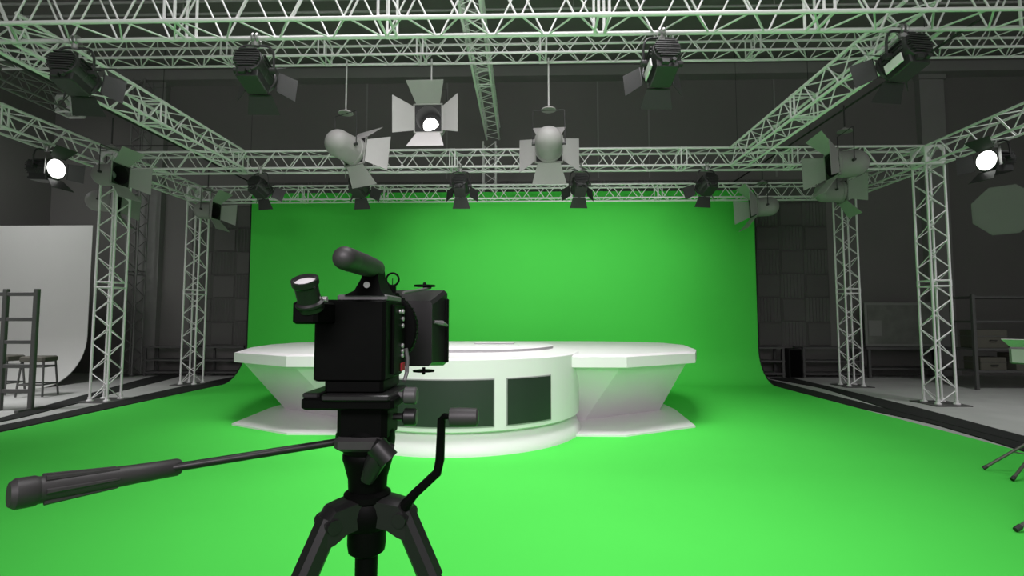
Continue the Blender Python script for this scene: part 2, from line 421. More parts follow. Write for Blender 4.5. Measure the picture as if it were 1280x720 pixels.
fresnel('lit white spotlight shining towards the camera under the right outer truss', 'lit spotlights on the outer trusses', (6.78,7.4,3.64), (-0.98,-0.2,-0.06), ZB, lit=True, size=1.12)

# ------------------------------------------------------------------ grey studio lamps hung on rods
def lamp(label, group, head, d, ztop, lit=False, size=1.0, rodm=None, rodlow=0.0, flapl=0.34, flapa=48, drop=0.0, rodx=0.0):
    head = V(head); root = thing('studio_lamp', label, 'studio lamp', (head.x, head.y, ztop), 0, group)
    M = Matrix.Translation(head - V((head.x, head.y, ztop))) @ frame_from(d) @ Matrix.Scale(size,4)
    R = 0.2
    outer = [(R*math.sin(PI/2*i/9) + 0.0005, -0.12 - R*0.95*math.cos(PI/2*i/9)) for i in range(10)] + [(R,0.14),(R+0.012,0.15),(R+0.012,0.2),(R-0.02,0.2)]
    inner = [(R-0.025,0.15),(R-0.03,-0.1),(0.0005,-0.16)]
    MB(M).lathe(outer,'y',32,cap=False).build('housing', LAMPG, root)
    MB(M).lathe([(R-0.02,0.2)]+inner,'y',32,cap=False).build('reflector', DARKIN, root)
    b = MB(M); r = 0.115 if lit else 0.09
    b.lathe([(r*math.sin(PI*i/14)+0.0003, (0.0) - r*math.cos(PI*i/14)) for i in range(15)],'y',24,at=(0,0,-0.045 if lit else 0))
    b.build('bulb', GLOW if lit else LENS, root)
    fr = MB(M); q = R+0.012
    bz = MB(M); N = 32; c0 = []; c1 = []
    for i in range(N):
        t = 2*PI*(i+0.5)/N; cx_, cz_ = math.cos(t), math.sin(t); mx_ = max(abs(cx_), abs(cz_))
        c0.append((cx_*(R-0.02), 0, cz_*(R-0.02))); c1.append((cx_/mx_*q, 0, cz_/mx_*q))
    bz.loft([[(p[0],0.196,p[2]) for p in c0],[(p[0],0.206,p[2]) for p in c0],[(p[0],0.206,p[2]) for p in c1],[(p[0],0.196,p[2]) for p in c1]],closed=True)
    bz.build('bezel', DARKIN, root)
    for (x0,x1,z0,z1) in ((-q,q,q-0.02,q),(-q,q,-q,-q+0.02),(-q,-q+0.02,-q,q),(q-0.02,q,-q,q)): fr.box((x0,0.19,z0),(x1,0.215,z1))
    fr.build('front_frame', LAMPG, root)
    a = math.radians(flapa)
    for i in range(4):
        Rm = Matrix.Rotation(i*PI/2,4,'Y'); bb = MB(M @ Rm); w0 = R*0.85; w1 = R*1.32
        y0, z0 = 0.21, R+0.005; L = flapl
        bb.plate([(-w0,y0,z0),(w0,y0,z0),(w1,y0+L*math.cos(a),z0+L*math.sin(a)),(-w1,y0+L*math.cos(a),z0+L*math.sin(a))],0.005)
        bb.tube((-w0*0.9,y0,z0),(w0*0.9,y0,z0),0.008,8)
        bb.build('barn_door', FLAP, root, smooth=0)
    x = M.to_3x3() @ V((1,0,0)); x.normalize(); c = M.translation
    zt = c.z + 0.5*size; w = 0.235*size
    y = MB()
    cc = V((c.x+rodx, c.y, c.z))
    y.path([tuple(c + x*w), tuple(c + x*w + V((0,0,0.25*size))), tuple(c + x*w*0.98 + V((0,0,0.5*size))), tuple(c - x*w*0.98 + V((0,0,0.5*size))), tuple(c - x*w + V((0,0,0.25*size))), tuple(c - x*w)], 0.007, 6)
    for sg in (-1,1): y.tube(tuple(c + x*sg*0.19*size), tuple(c + x*sg*0.25*size), 0.022*size, 10)
    y.build('yoke', RODB, root)
    k = MB(); k.lathe([(0.11*size,zt+0.0),(0.10*size,zt+0.02),(0.03,zt+0.05),(0.013,zt+0.07)],n=20,at=(c.x,c.y,0)); k.build('mount_disc', LAMPG, root)
    MB().tube((c.x,c.y,zt+0.05),(c.x,c.y,0.0),0.013 if rodm is None else 0.011,10).build('hanging_rod', rodm or ROD, root)
    return root
HG = 'grey lamps hanging from the high cross truss'
hy = 7.2 + S/2
lamp('egg-backed grey lamp on a rod, aimed right, left of the lit lamp', HG, (-2.64,hy,3.90), (0.5,0.86,-0.12), 5.215)
lamp('lit grey lamp facing the camera with four open barn doors', HG, (-1.37,hy,4.245), (-0.02,-1,-0.06), 5.215, lit=True)
lamp('egg-backed grey lamp on a rod, aimed at the screen, right of the lit lamp', HG, (0.36,hy,3.92), (0.06,0.99,-0.08), 5.215)
SG = 'grey lamps hanging from the side rails'
railz = 4.62
lamp('large grey lamp pointing left, upper of the pair by the near right column', SG, (4.88,7.75,3.71), (-1,0.10,-0.04), railz, rodm=RODB)
lamp('grey lamp pointing right, lower of the pair by the near right column', SG, (5.75,9.6,3.74), (1,-0.12,-0.04), railz, rodm=RODB, size=0.95)
lamp('dark grey lamp pointing right in front of the near left column', SG, (-6.66,7.95,3.68), (1,-0.05,-0.03), railz, rodm=RODB, size=0.87)
lamp('dark grey lamp hung low behind the near left column', SG, (-7.88,9.3,3.57), (0.95,0.25,-0.05), railz, rodm=RODB, size=0.95)
lamp('dark grey lamp pointing right next to the far left column', SG, (-6.45,10.15,3.57), (1,-0.05,-0.05), railz, rodm=RODB, size=0.85)
lamp('dark grey lamp pointing left at the top right corner of the green screen', SG, (4.76,10.2,3.60), (-1,0.05,-0.05), railz, rodm=RODB, size=0.95)
# rails the side lamps hang from
for lb, pts in (('thin dark rail above the right side lamps', [(5.0,5.5,railz+0.02),(5.0,12.5,railz+0.02)]), ('thin dark rail above the left side lamps', [(-6.55,5.5,railz+0.02),(-6.55,12.5,railz+0.02)])):
    m = MB(Matrix.Translation((-pts[0][0],-pts[0][1],-railz))); m.tube(pts[0],pts[1],0.016,8)
    for yy in (6.3, 8.9, 11.9): m.tube((pts[0][0],yy,railz+0.02),(pts[0][0],yy,8.0),0.005,6)
    sx = -1 if pts[0][0] < 0 else 1
    for yy, xx in ((9.6,5.75),(9.3,-7.88)):
        if xx*sx > 0: m.tube((pts[0][0],yy,railz+0.01),(xx+0.05*sx,yy,railz+0.01),0.012,8)
    o = m.build('lamp_rail', RODB); o.location = (pts[0][0],pts[0][1],railz)
    tag(o, lb, 'rail', 'lamp rails')

# ------------------------------------------------------------------ news desk
DX = -0.80
desk = thing('news_desk', 'long white news desk with a round front and dark screens on the green floor', 'desk', (DX, 7.6, 0.012))
D0 = V((0,-7.6,0))
def dpoly(half):   # right half -> full symmetric polygon (counter-clockwise)
    return [(x,y-7.6) for x,y in half] + [(-x,y-7.6) for x,y in reversed(half)]
def rounded(poly, k=0.0): return poly
plate = dpoly([(1.97,6.0),(2.93,6.53),(3.02,7.7),(2.93,8.85),(1.97,9.3)])
MB().prism(plate,0.0,0.022).build('base_plate', WHITE, desk, smooth=0)
bot = dpoly([(1.6,6.9),(2.775,7.65),(2.786,7.70),(2.775,7.75),(1.6,8.5)])
top = dpoly([(1.92,6.02),(2.86,6.62),(3.1,7.7),(2.86,8.78),(1.92,9.38)])
MB().loft([[(x,y,0.022) for x,y in bot],[(x,y,0.795) for x,y in top]]).build('slanted_body', WHITE, desk, smooth=0)
slab = dpoly([(1.97,5.93),(2.97,6.6),(3.25,7.4),(3.42,8.35),(3.3,9.1),(2.9,9.55),(1.97,9.8)])
slabi = dpoly([(1.93,6.0),(2.91,6.65),(3.18,7.4),(3.36,8.35),(3.24,9.06),(2.86,9.5),(1.93,9.74)])
m = MB(); m.loft([[(x,y,0.795) for x,y in slab],[(x,y,0.915) for x,y in slab],[(x,y,0.938) for x,y in slabi]])
m.build('desktop', WHITE, desk, smooth=0)
cy = 6.55-7.6; RD = 1.48
dr = MB(); dr.lathe([(RD+0.02,0.0),(RD+0.02,0.04),(RD-0.02,0.12),(RD-0.085,0.19),(RD-0.10,0.215),(RD-0.015,0.228),(RD,0.24),(RD,0.94),(RD-0.012,0.953)],n=96,at=(0,cy,0))
dr.build('round_front', WHITE, desk, smooth=30)
dy = 7.25-7.6
MB().lathe([(1.2,0.945),(1.2,0.984)],n=96,at=(0,dy,0)).build('disc_gap_shade', SLOT, desk)  # solid grey ring, its tone stands in for shade under the disc
MB().lathe([(1.203,0.984),(1.203,0.987),(1.198,0.99)],n=96,at=(0,dy,0)).build('top_disc', WHITE, desk)
m = MB(); m.box((0.08,7.4-7.6,0.99),(0.65,7.75-7.6,1.008),0.006); m.build('prompter_frame', SLOT, desk)
m = MB(); m.box((0.09,7.41-7.6,1.008),(0.64,7.74-7.6,1.011)); m.build('prompter_lid', WHITE, desk)
m = MB(); m.box((-0.30,6.72-7.6,0.99),(0.72,7.15-7.6,0.995)); m.build('prompter_pad', WHITE, desk)
def arcpanel(a0, a1, z0, z1, r0, r1, n=20):
    m = MB(); rings = []
    for i in range(n+1):
        a = a0 + (a1-a0)*i/n; s_, c_ = math.sin(a), -math.cos(a)
        rings.append([(r0*s_,cy+r0*c_,z0),(r1*s_,cy+r1*c_,z0),(r1*s_,cy+r1*c_,z1),(r0*s_,cy+r0*c_,z1)])
    return m.loft(rings)
for a0, a1 in ((-0.345,0.345),(0.43,0.82),(-0.82,-0.43)):
    fr = arcpanel(a0,a1,0.275,0.755,RD-0.02,RD+0.004); f_ = fr.build('screen_frame', SLOT, desk)
    e = 0.012/RD
    arcpanel(a0+e,a1-e,0.29,0.743,RD-0.01,RD+0.008).build('screen', SCREEN, f_)

# ------------------------------------------------------------------ foreground tripod
TX, TY = -0.302, 1.0
tp = thing('camera_tripod', 'black camera tripod with pan handle in the foreground', 'tripod', (TX,TY,0.012))
def L(p): return (p[0]-TX, p[1]-TY, p[2]-0.012)
MT = Matrix.Translation((-TX,-TY,-0.012))
m = MB(MT); m.lathe([(0.021,0.55),(0.021,0.93)],n=20,at=(TX,TY,0)); m.build('centre_column', CAMB, tp)
m = MB(MT); m.lathe([(0.024,0.905),(0.034,0.912),(0.036,0.925),(0.036,0.975)],n=24,at=(TX,TY,0)); m.build('column_collar', CAMB, tp)
m = MB(MT); m.lathe([(0.036,0.955),(0.044,0.965),(0.046,0.985),(0.043,1.0),(0.040,1.006),(0.044,1.01),(0.044,1.02),(0.036,1.026)],n=32,at=(TX,TY,0)); m.build('spider', CAMB, tp)
for ang in (-11, 225, 107):
    a = math.radians(ang); u = V((math.cos(a), math.sin(a), 0)); t = V((-u.y,u.x,0))
    # shoulder bracket
    sh = MB(MT)
    p0 = V((TX,TY,0.985)); p1 = p0 + u*0.085 + V((0,0,-0.008))
    rings = []
    for k, w, z0, z1 in ((0.02,0.03,0.968,1.02),(0.052,0.027,0.963,1.016),(0.074,0.025,0.95,1.012),(0.092,0.021,0.944,0.99)):
        c_ = V((TX,TY,0)) + u*k
        rings.append([tuple(c_+t*w+V((0,0,z0))),tuple(c_-t*w+V((0,0,z0))),tuple(c_-t*w+V((0,0,z1-0.006))),tuple(c_-t*w*0.6+V((0,0,z1))),tuple(c_+t*w*0.6+V((0,0,z1))),tuple(c_+t*w+V((0,0,z1-0.006)))])
    sh.loft(rings); sh.tube(tuple(V((TX,TY,0.982))+u*0.078+t*0.03),tuple(V((TX,TY,0.982))+u*0.078-t*0.03),0.013,12)
    sh.build('leg_hinge', CAMG, tp)
    top_ = V((TX,TY,0.988)) + u*0.074; foot = V((TX,TY,0.02)) + u*0.56
    dirv = (foot-top_).normalized()
    lg = MB(MT)
    def rail(a_, b_, w, h_):
        n_ = dirv.cross(t).normalized()
        return [[tuple(p + t*sx*w + n_*sz*h_) for sx, sz in ((-1,-0.55),(-0.55,-1),(0.55,-1),(1,-0.55),(1,0.55),(0.55,1),(-0.55,1),(-1,0.55))] for p in (a_, b_)]
    lg.loft(rail(top_, top_+dirv*0.13, 0.022, 0.019))
    lg.loft(rail(top_+dirv*0.125, top_+dirv*0.52, 0.018, 0.0155))
    lg.loft(rail(top_+dirv*0.52, top_+dirv*0.585, 0.021, 0.019))
    lg.loft(rail(top_+dirv*0.585, foot-dirv*0.03, 0.013, 0.012))
    l_ = lg.build('leg', CAMG, tp)
    MB(MT).tube(tuple(foot-dirv*0.05), tuple(foot-dirv*0.004), 0.016, 12, 0.02).build('rubber_foot', CAMB, l_)
# fluid head
m = MB(MT); m.lathe([(0.034,1.022),(0.036,1.03),(0.037,1.048),(0.045,1.078),(0.0475,1.085),(0.0475,1.094),(0.0455,1.097),(0.049,1.103),(0.051,1.12),(0.050,1.136),(0.040,1.148)],n=32,at=(TX,TY,0)); m.build('pan_base', CAMB, tp)
m = MB(MT @ Matrix.Translation((TX,TY,1.165)))
m.box((-0.049,-0.045,-0.04),(0.046,0.05,0.04),0.01); m.build('tilt_block', CAMB, tp)
m = MB(MT @ Matrix.Translation((TX,TY,1.122))); m.box((-0.05,-0.056,-0.014),(0.044,-0.02,0.012),0.01); m.build('tilt_cover', GRIP, tp)
m = MB(MT); m.path([(TX+0.012,TY-0.045,1.055),(TX+0.028,TY-0.05,1.09),(TX+0.042,TY-0.05,1.115),(TX+0.056,TY-0.045,1.108)],[0.012,0.019,0.022,0.015],12)
m.tube((TX+0.03,TY-0.055,1.122),(TX+0.055,TY-0.055,1.095),0.02,14); m.build('pan_lock_knob', CAMG, tp)
m = MB(MT @ Matrix.Translation((TX,TY,1.2))); m.box((-0.105,-0.07,-0.0135),(0.065,0.075,0.008),0.006); m.build('camera_platform', CAMB, tp)
m = MB(MT @ Matrix.Translation((TX,TY,1.212))); m.box((-0.065,-0.078,-0.008),(0.06,0.07,0.003),0.004); m.box((-0.107,-0.06,-0.006),(-0.075,0.05,0.004),0.004); m.build('quick_release_plate', CAMG, tp)
for z, mt in ((1.205,CAMK),(1.165,CAMG)):
    m = MB(MT); m.tube((TX+0.05,TY-0.01,z),(TX+0.088,TY-0.01,z),0.007,10); m.lathe([(0.012,TX+0.07),(0.0165,TX+0.073),(0.0165,TX+0.093),(0.014,TX+0.096)],'x',14,at=(0,TY-0.01,z)); m.build('tilt_knob', mt, tp)
# pan handle
A = V((-0.345,0.985,1.118)); B = V((-0.552,0.845,1.108)); Cc = V((-0.672,0.685,1.122))
A = V((TX-0.03,0.985,1.122)); B = V((-0.57,0.85,1.108)); E_ = V((-0.688,0.682,1.117))
u = (E_-B).normalized()
m = MB(MT); m.tube(tuple(A),tuple(B+u*0.03),0.0068,12); m.build('pan_rod', CAMG, tp)
m = MB(MT)
m.path([tuple(B),tuple(B+u*0.004),tuple(B+u*0.06),tuple(B+(E_-B)*0.55),tuple(E_-u*0.03)],[0.0115,0.0138,0.0145,0.0165,0.0185],16)
m.path([tuple(E_-u*0.032),tuple(E_-u*0.026),tuple(E_-u*0.006),tuple(E_)],[0.0175,0.0205,0.0205,0.016],16)
n1 = u.cross(V((0,0,1))).normalized(); n2 = n1.cross(u)
for k in range(6):
    a = k*PI/3; off = n1*math.cos(a) + n2*math.sin(a)
    m.path([tuple(B+(E_-B)*0.42+off*0.0145),tuple(E_-u*0.035+off*0.0185)],[0.0025,0.004],6)
m.build('handle_grip', GRIP, tp)
m = MB(MT); m.tube((TX-0.055,TY-0.02,1.122),(TX-0.02,TY-0.0,1.122),0.014,12); m.build('rod_socket', CAMB, tp)
# elevation crank
pts = [(TX+0.075,0.975,1.0),(-0.205,0.97,1.027),(-0.163,0.97,1.066),(-0.158,0.97,1.09),(-0.155,0.965,1.165),(-0.148,0.96,1.172),(-0.137,0.955,1.172)]
m = MB(MT); m.path(pts,[0.011,0.0085,0.0085,0.0085,0.0075,0.006,0.005],10); m.build('crank_arm', CAMB, tp)
m = MB(MT); m.lathe([(0.010,-0.139),(0.0165,-0.137),(0.0175,-0.120),(0.0165,-0.088),(0.013,-0.085)],'x',18,at=(0,0.952,1.172)); m.build('crank_grip', GRIP, tp)

# ------------------------------------------------------------------ cinema camera
KX, KY, KZ = -0.33, 1.02, 1.215
kc = thing('cinema_camera', 'black cinema camera mounted on the tripod, aimed at the desk', 'camera', (KX,KY,KZ))
MK = Matrix.Translation((-KX,-KY,-KZ))
m = MB(MK); m.box((-0.392,0.945,1.236),(-0.258,1.085,1.388),0.006); m.box((-0.372,0.95,1.214),(-0.262,1.08,1.24),0.006); m.build('camera_body', CAMB, kc)
m = MB(MK); m.box((-0.3535,0.955,1.386),(-0.258,1.07,1.398),0.004); m.build('top_plate', CAML, kc)
# side control panel with buttons
m = MB(MK); m.box((-0.2585,0.99,1.245),(-0.2525,1.08,1.38),0.002); m.build('side_panel', CAMB, kc)
for i, z in enumerate((1.367,1.352,1.338,1.297,1.286,1.277)):
    m = MB(MK); m.lathe([(0.0048,-0.2535),(0.0048,-0.2495),(0.003,-0.2485)],'x',12,at=(0,1.055,z)); 
    if i == 0: m.lathe([(0.004,-0.2535),(0.004,-0.2495)],'x',10,at=(0,1.032,z))
    m.build('button', CHROME, kc)
m = MB(MK); m.box((-0.2535,1.045,1.246),(-0.2495,1.072,1.262),0.001); m.build('red_tab', RED, kc)
m = MB(MK); m.path([(-0.249,1.075,1.29),(-0.246,1.078,1.27),(-0.247,1.078,1.24),(-0.248,1.06,1.224)],0.0042,8); m.build('side_cable', CAML, kc)
# lens, rings and matte box
m = MB(MK); m.lathe([(0.052,1.08),(0.06,1.085),(0.06,1.10),(0.05,1.104),(0.05,1.125),(0.058,1.128),(0.058,1.15),(0.05,1.153),(0.05,1.175),(0.062,1.18),(0.062,1.2),(0.055,1.205),(0.055,1.26)],'y',40,at=(-0.325,0,1.325)); m.build('lens_barrel', CAMG, kc)
m = MB(MK); m.lathe([(0.05,1.092),(0.081,1.092),(0.084,1.095),(0.084,1.112),(0.081,1.115),(0.05,1.115)],'y',56,at=(-0.315,0,1.33))
for k in range(56):
    a = 2*PI*k/56; m.tube((-0.315+0.084*math.cos(a),1.095,1.33+0.084*math.sin(a)),(-0.315+0.084*math.cos(a),1.112,1.33+0.084*math.sin(a)),0.002,5)
m.build('focus_ring', CAMB, kc)
for k, (a, y) in enumerate(((-42,1.14),(-48,1.16),(-54,1.185))):
    a = math.radians(a); m = MB(MK)
    c_ = V((-0.325+0.062*math.cos(a),y,1.325+0.062*math.sin(a))); m.tube(tuple(c_),tuple(c_+V((0.012,0.02,0.016))),0.003,6); m.build('lens_scale_mark', CHROME, kc)
def rect(x0,x1,z0,z1,y,c=0.008): return [(x0+c,y,z0),(x1-c,y,z0),(x1,y,z0+c),(x1,y,z1-c),(x1-c,y,z1),(x0+c,y,z1),(x0,y,z1-c),(x0,y,z0+c)]
m = MB(MK)
m.loft([rect(-0.425,-0.225,1.238,1.397,1.245),rect(-0.425,-0.225,1.238,1.397,1.262),rect(-0.45,-0.203,1.232,1.428,1.335),rect(-0.45,-0.203,1.232,1.428,1.345),rect(-0.444,-0.209,1.238,1.422,1.345),rect(-0.42,-0.23,1.245,1.39,1.268)],cap=True)
m.build('matte_box', CAMG, kc)
m = MB(MK); m.box((-0.208,1.325,1.24),(-0.198,1.346,1.405),0.003); m.build('side_flag_holder', CAMB, kc)
m = MB(MK); m.path([(-0.222,1.26,1.345),(-0.205,1.275,1.342),(-0.196,1.30,1.336)],[0.004,0.007,0.003],8); m.build('flag_lever', CAML, kc)
for z in (1.433, 1.226):
    m = MB(MK); s_ = 1 if z > 1.3 else -1
    m.lathe([(0.004,z-s_*0.006),(0.004,z+s_*0.001),(0.027,z+s_*0.001),(0.027,z+s_*0.005),(0.005,z+s_*0.006),(0.003,z+s_*0.012)],n=24,at=(-0.252,1.285,0)); m.build('rosette_knob', CAMB, kc)
# top handle
m = MB(MK); rings = []
for z, x0, x1, y0, y1 in ((1.396,-0.338,-0.262,0.95,1.06),(1.406,-0.322,-0.272,0.96,1.05),(1.43,-0.314,-0.281,0.975,1.03),(1.462,-0.312,-0.283,0.985,1.02)):
    rings.append([(x0,y0,z),(x1,y0,z),(x1,y1,z),(x0,y1,z)])
m.loft(rings); m.build('handle_post', CAMB, kc)
m = MB(MK); m.lathe([(0.006,0.0),(0.006,0.004)],'y',12,at=(-0.297,0.955,1.416)); m.build('post_hole_glint', CHROME, kc)  # bright disc in place of the highlight in the post's hole
m = MB(MK); rr = 0.0195
prof = [(rr*math.sin(PI/2*i/6)+0.0002, 0.835-rr*math.cos(PI/2*i/6)) for i in range(7)] + [(0.0205,0.86),(0.0195,0.868),(0.0200,0.872),(0.0205,0.93),(0.0195,0.98),(0.0185,1.012),(0.012,1.022),(0.001,1.024)]
m.lathe(prof,'y',28,at=(-0.297,0,1.452)); m.build('top_handle', GRIP, kc)
# ring sight
m = MB(MK); ring = [(-0.283+0.0135*math.cos(2*PI*i/28),1.09,1.437+0.0135*math.sin(2*PI*i/28)) for i in range(28)]
m.path(ring,0.0022,8,closed=True); m.box((-0.290,1.084,1.406),(-0.276,1.096,1.425),0.002); m.box((-0.2955,1.078,1.397),(-0.270,1.102,1.408),0.002); m.tube((-0.283,1.09,1.424),(-0.283,1.09,1.439),0.001,6)
m.build('ring_sight', CAMB, kc)
m = MB(MK); m.tube((-0.26,1.09,1.408),(-0.24,1.3,1.432),0.003,8); m.build('top_rod', CAML, kc)
# eyepiece
m = MB(MK); m.box((-0.395,0.86,1.343),(-0.352,0.955,1.382),0.006); m.build('eyepiece_block', CAMB, kc)
ax = V((-0.01,-0.50,0.85)).normalized(); Z_ = frame_from(ax, up=(0,1,0.2))
ME = MK @ Matrix.Translation((-0.368,0.872,1.376)) @ Z_
m = MB(ME); m.lathe([(0.022,-0.008),(0.0225,0.0),(0.024,0.002),(0.024,0.006),(0.0195,0.009),(0.0195,0.036),(0.0225,0.04),(0.0225,0.049),(0.0185,0.049),(0.0175,0.042)],'y',32); m.build('eyepiece_tube', CAMG, kc)
m = MB(ME); m.lathe([(0.0001,0.0445),(0.0182,0.0435),(0.0182,0.041)],'y',28); m.build('eyepiece_lens', EVF, kc)
m = MB(MK); m.lathe([(0.005,-0.35),(0.005,-0.342)],'x',10,at=(0,0.88,1.386)); m.build('eyepiece_screw', CHROME, kc)

# ------------------------------------------------------------------ light stands and softboxes at right
def stand(label, x, y, H, feet, head):
    root = thing('light_stand', label, 'light stand', (x,y,0.012), 0, 'light stands at the right edge')
    MB().tube((0,0,0.12),(0,0,H*0.55),0.016,12).build('pole', STAND, root)
    MB().tube((0,0,H*0.5),(0,0,H),0.012,12).build('upper_pole', STAND, root)
    c_ = MB(); c_.lathe([(0.026,H*0.53),(0.026,H*0.57)],n=14); c_.tube((0.02,0,H*0.55),(0.055,0,H*0.55),0.009,8); c_.build('clamp_knob', RODB, root)
    c_ = MB(); c_.lathe([(0.028,0.38),(0.028,0.43)],n=14); c_.build('leg_collar', RODB, root)
    for fx, fy in feet:
        p1 = (fx-x,fy-y,0.015); l = MB(); l.tube((0,0,0.4),p1,0.012,10); l = l.build('leg', STAND, root)
        d_ = V(p1)-V((0,0,0.4)); MB().tube(tuple(V(p1)-d_*0.05),p1,0.016,10).build('rubber_foot', RODB, l)
        mid = V((0,0,0.4))*0.42 + V(p1)*0.58
        MB().tube((0,0,0.14),tuple(mid),0.006,8).build('brace', STAND, root)
    return root
stand('black tripod light stand farther back at the right edge, holding the softbox', 4.58, 4.62, 2.25, ((4.1,4.77),(4.045,4.44),(5.05,4.7)), None)
stand('black tripod light stand nearest at the right edge', 3.9, 3.55, 1.065, ((3.10,3.40),(4.2,4.2),(4.3,2.95)), None)
# octagonal softbox on the far stand
sb = thing('softbox', 'grey octagonal softbox at the right edge beside the near column', 'softbox', (4.58,4.62,2.25))
M = Matrix.Translation((-0.31,-0.02,0.08)) @ frame_from((-0.72,-0.66,-0.2)) @ Matrix.Rotation(PI/8,4,'Y')
def octo(r, y): return [(r*math.cos(2*PI*i/8), y, r*math.sin(2*PI*i/8)) for i in range(8)]
MB(M).loft([octo(0.22,0.10),octo(0.228,0.10),octo(0.228,0.06),octo(0.12,-0.16),octo(0.09,-0.17)]).build('fabric_shell', SOFT, sb, smooth=0)
MB(M).loft([octo(0.218,0.104),octo(0.218,0.096)]).build('diffuser', SOFT, sb, smooth=0)
m = MB(M); m.lathe([(0.09,-0.17),(0.1,-0.18),(0.1,-0.2),(0.07,-0.21),(0.07,-0.38),(0.05,-0.4)],'y',20); m.build('lamp_head', FIX, sb)
m = MB(); m.tube((0,0,-0.02),(0,0,0.05),0.02,12); c_ = M @ V((0,-0.26,0)); m.tube((0,0,0.04),tuple(c_),0.014,10); m.build('bracket', FIX, sb)
# small panel lamp on the near stand
pl = thing('panel_lamp', 'pale panel lamp with a raised flap cut off by the right edge', 'lamp', (3.9,3.55,1.075))
M = Matrix.Translation((-0.50,-0.15,0.045)) @ frame_from((-0.75,-0.6,-0.05))
MB(M).box((-0.2,-0.05,-0.06),(0.2,0.04,0.05),0.012).build('housing', SOFT, pl)
MB(M).box((-0.185,0.04,-0.05),(0.185,0.046,0.04)).build('diffuser', FLAP, pl)
MB(M).plate([(-0.19,0.045,0.055),(0.19,0.045,0.055),(0.22,0.12,0.11),(-0.22,0.12,0.11)],0.004).build('barn_door', FLAP, pl, smooth=0)
m = MB(); m.tube((0,0,-0.01),(0,0,0.05),0.018,12); m.tube((0,0,0.04),(-0.48,-0.14,0.04),0.012,10); m.build('bracket', FIX, pl)

# ------------------------------------------------------------------ furniture at the sides
rk = thing('ladder_rack', 'dark metal ladder-like rack at the left edge before the white backdrop', 'rack', (-7.6,7.55,0))
for x in (0.24, -0.235, -1.25):
    MB().box((x-0.035,-0.03,0),(x+0.035,0.03,1.82),0.008).build('post', RACKM, rk)
for z in (1.74,1.36,1.02,0.66,0.29):
    MB().box((-1.25,-0.022,z-0.028),(0.24,0.022,z+0.028),0.006).build('rung', RACKM, rk)
for x in (0.24, -1.25): MB().box((x-0.03,-0.22,0),(x+0.03,0.22,0.04),0.006).build('foot_bar', RACKM, rk)
def stool(label, x, y, rz):
    s_ = thing('stool', label, 'stool', (x,y,0.012), rz, 'stools on the white backdrop')
    MB().box((-0.21,-0.17,0.6),(0.21,0.17,0.70),0.03).build('seat', WOODD, s_)
    for sx in (-1,1):
        for sy in (-1,1): MB().tube((sx*0.18,sy*0.13,0.6),(sx*0.22,sy*0.17,0.0),0.016,10).build('leg', RACKM, s_)
    m = MB(); q = [(sx*0.205,sy*0.155,0.21) for sx,sy in ((-1,-1),(1,-1),(1,1),(-1,1))]
    for i in range(4): m.tube(q[i],q[(i+1)%4],0.014,8)
    m.build('foot_rail', RACKM, s_)
    m = MB(); q = [(sx*0.19,sy*0.14,0.52) for sx,sy in ((-1,-1),(1,-1),(1,1),(-1,1))]
    for i in range(4): m.tube(q[i],q[(i+1)%4],0.014,8)
    m.build('seat_rail', RACKM, s_)
stool('dark padded stool on the white backdrop, right of the rack post', -8.62, 8.95, 0.1)
stool('dark padded stool at the left edge, mostly cut off', -9.42, 9.15, -0.1)
# low barrier racks along the back wall
def low_rack(label, x0, x1, y=12.45):
    r_ = thing('low_rack', label, 'rack', ((x0+x1)/2,y,0), 0, 'low slatted racks along the back wall')
    w = (x1-x0)/2
    for x in (-w+0.03, w-0.03):
        for yy in (-0.2,0.2): MB().box((x-0.03,yy-0.02,0),(x+0.03,yy+0.02,0.72),0.004).build('post', RACKM, r_)
    for z in (0.09,0.38,0.695):
        m = MB()
        for yy in (-0.2,-0.1,0,0.1,0.2): m.box((-w,yy-0.035,z-0.018),(w,yy+0.035,z+0.018))
        m.build('shelf', RACKM, r_, smooth=0)
low_rack('low dark shelf rack against the back wall, directly right of the green screen', 5.25, 6.1)
low_rack('low dark shelf rack against the back wall, behind the far right column', 6.52, 7.88)
low_rack('low dark shelf rack against the back wall, directly left of the green screen', -7.75, -6.75)
low_rack('low dark shelf rack against the back wall, behind the far left column', -9.2, -7.95)
bx = thing('upright_box', 'black upright box between the two low racks right of the green screen', 'box', (6.31,12.35,0))
MB().box((-0.15,-0.2,0),(0.15,0.2,0.68),0.01).build('box_body', RUBBER, bx)
MB().box((-0.13,-0.215,0.03),(0.13,-0.2,0.65),0.004).build('front_panel', CAMB, bx)
# framed board on a bench
bb = thing('framed_board', 'framed board with a faded print on the bench by the back wall', 'board', (8.98,12.55,0.72))
MB().box((-0.80,-0.02,0.0),(0.80,0.02,1.05),0.008).build('frame', BOARDF, bb)
MB().box((-0.74,-0.028,0.06),(0.74,-0.02,0.99)).build('print', BOARD, bb)
MB().box((-0.72,-0.032,0.25),(-0.42,-0.028,0.62)).build('paper_sheet', BOARDF, bb)
bn = thing('workbench', 'long dark workbench under the framed board', 'bench', (9.0,12.5,0))
MB().box((-1.05,-0.35,0.66),(1.05,0.35,0.72),0.008).build('bench_top', RACKM, bn)
for sx in (-1,1):
    for sy in (-1,1): MB().box((sx*0.98-0.03,sy*0.3-0.03,0),(sx*0.98+0.03,sy*0.3+0.03,0.66)).build('leg', RACKM, bn)
MB().box((-1.0,-0.3,0.2),(1.0,0.3,0.23)).build('lower_shelf', RACKM, bn)
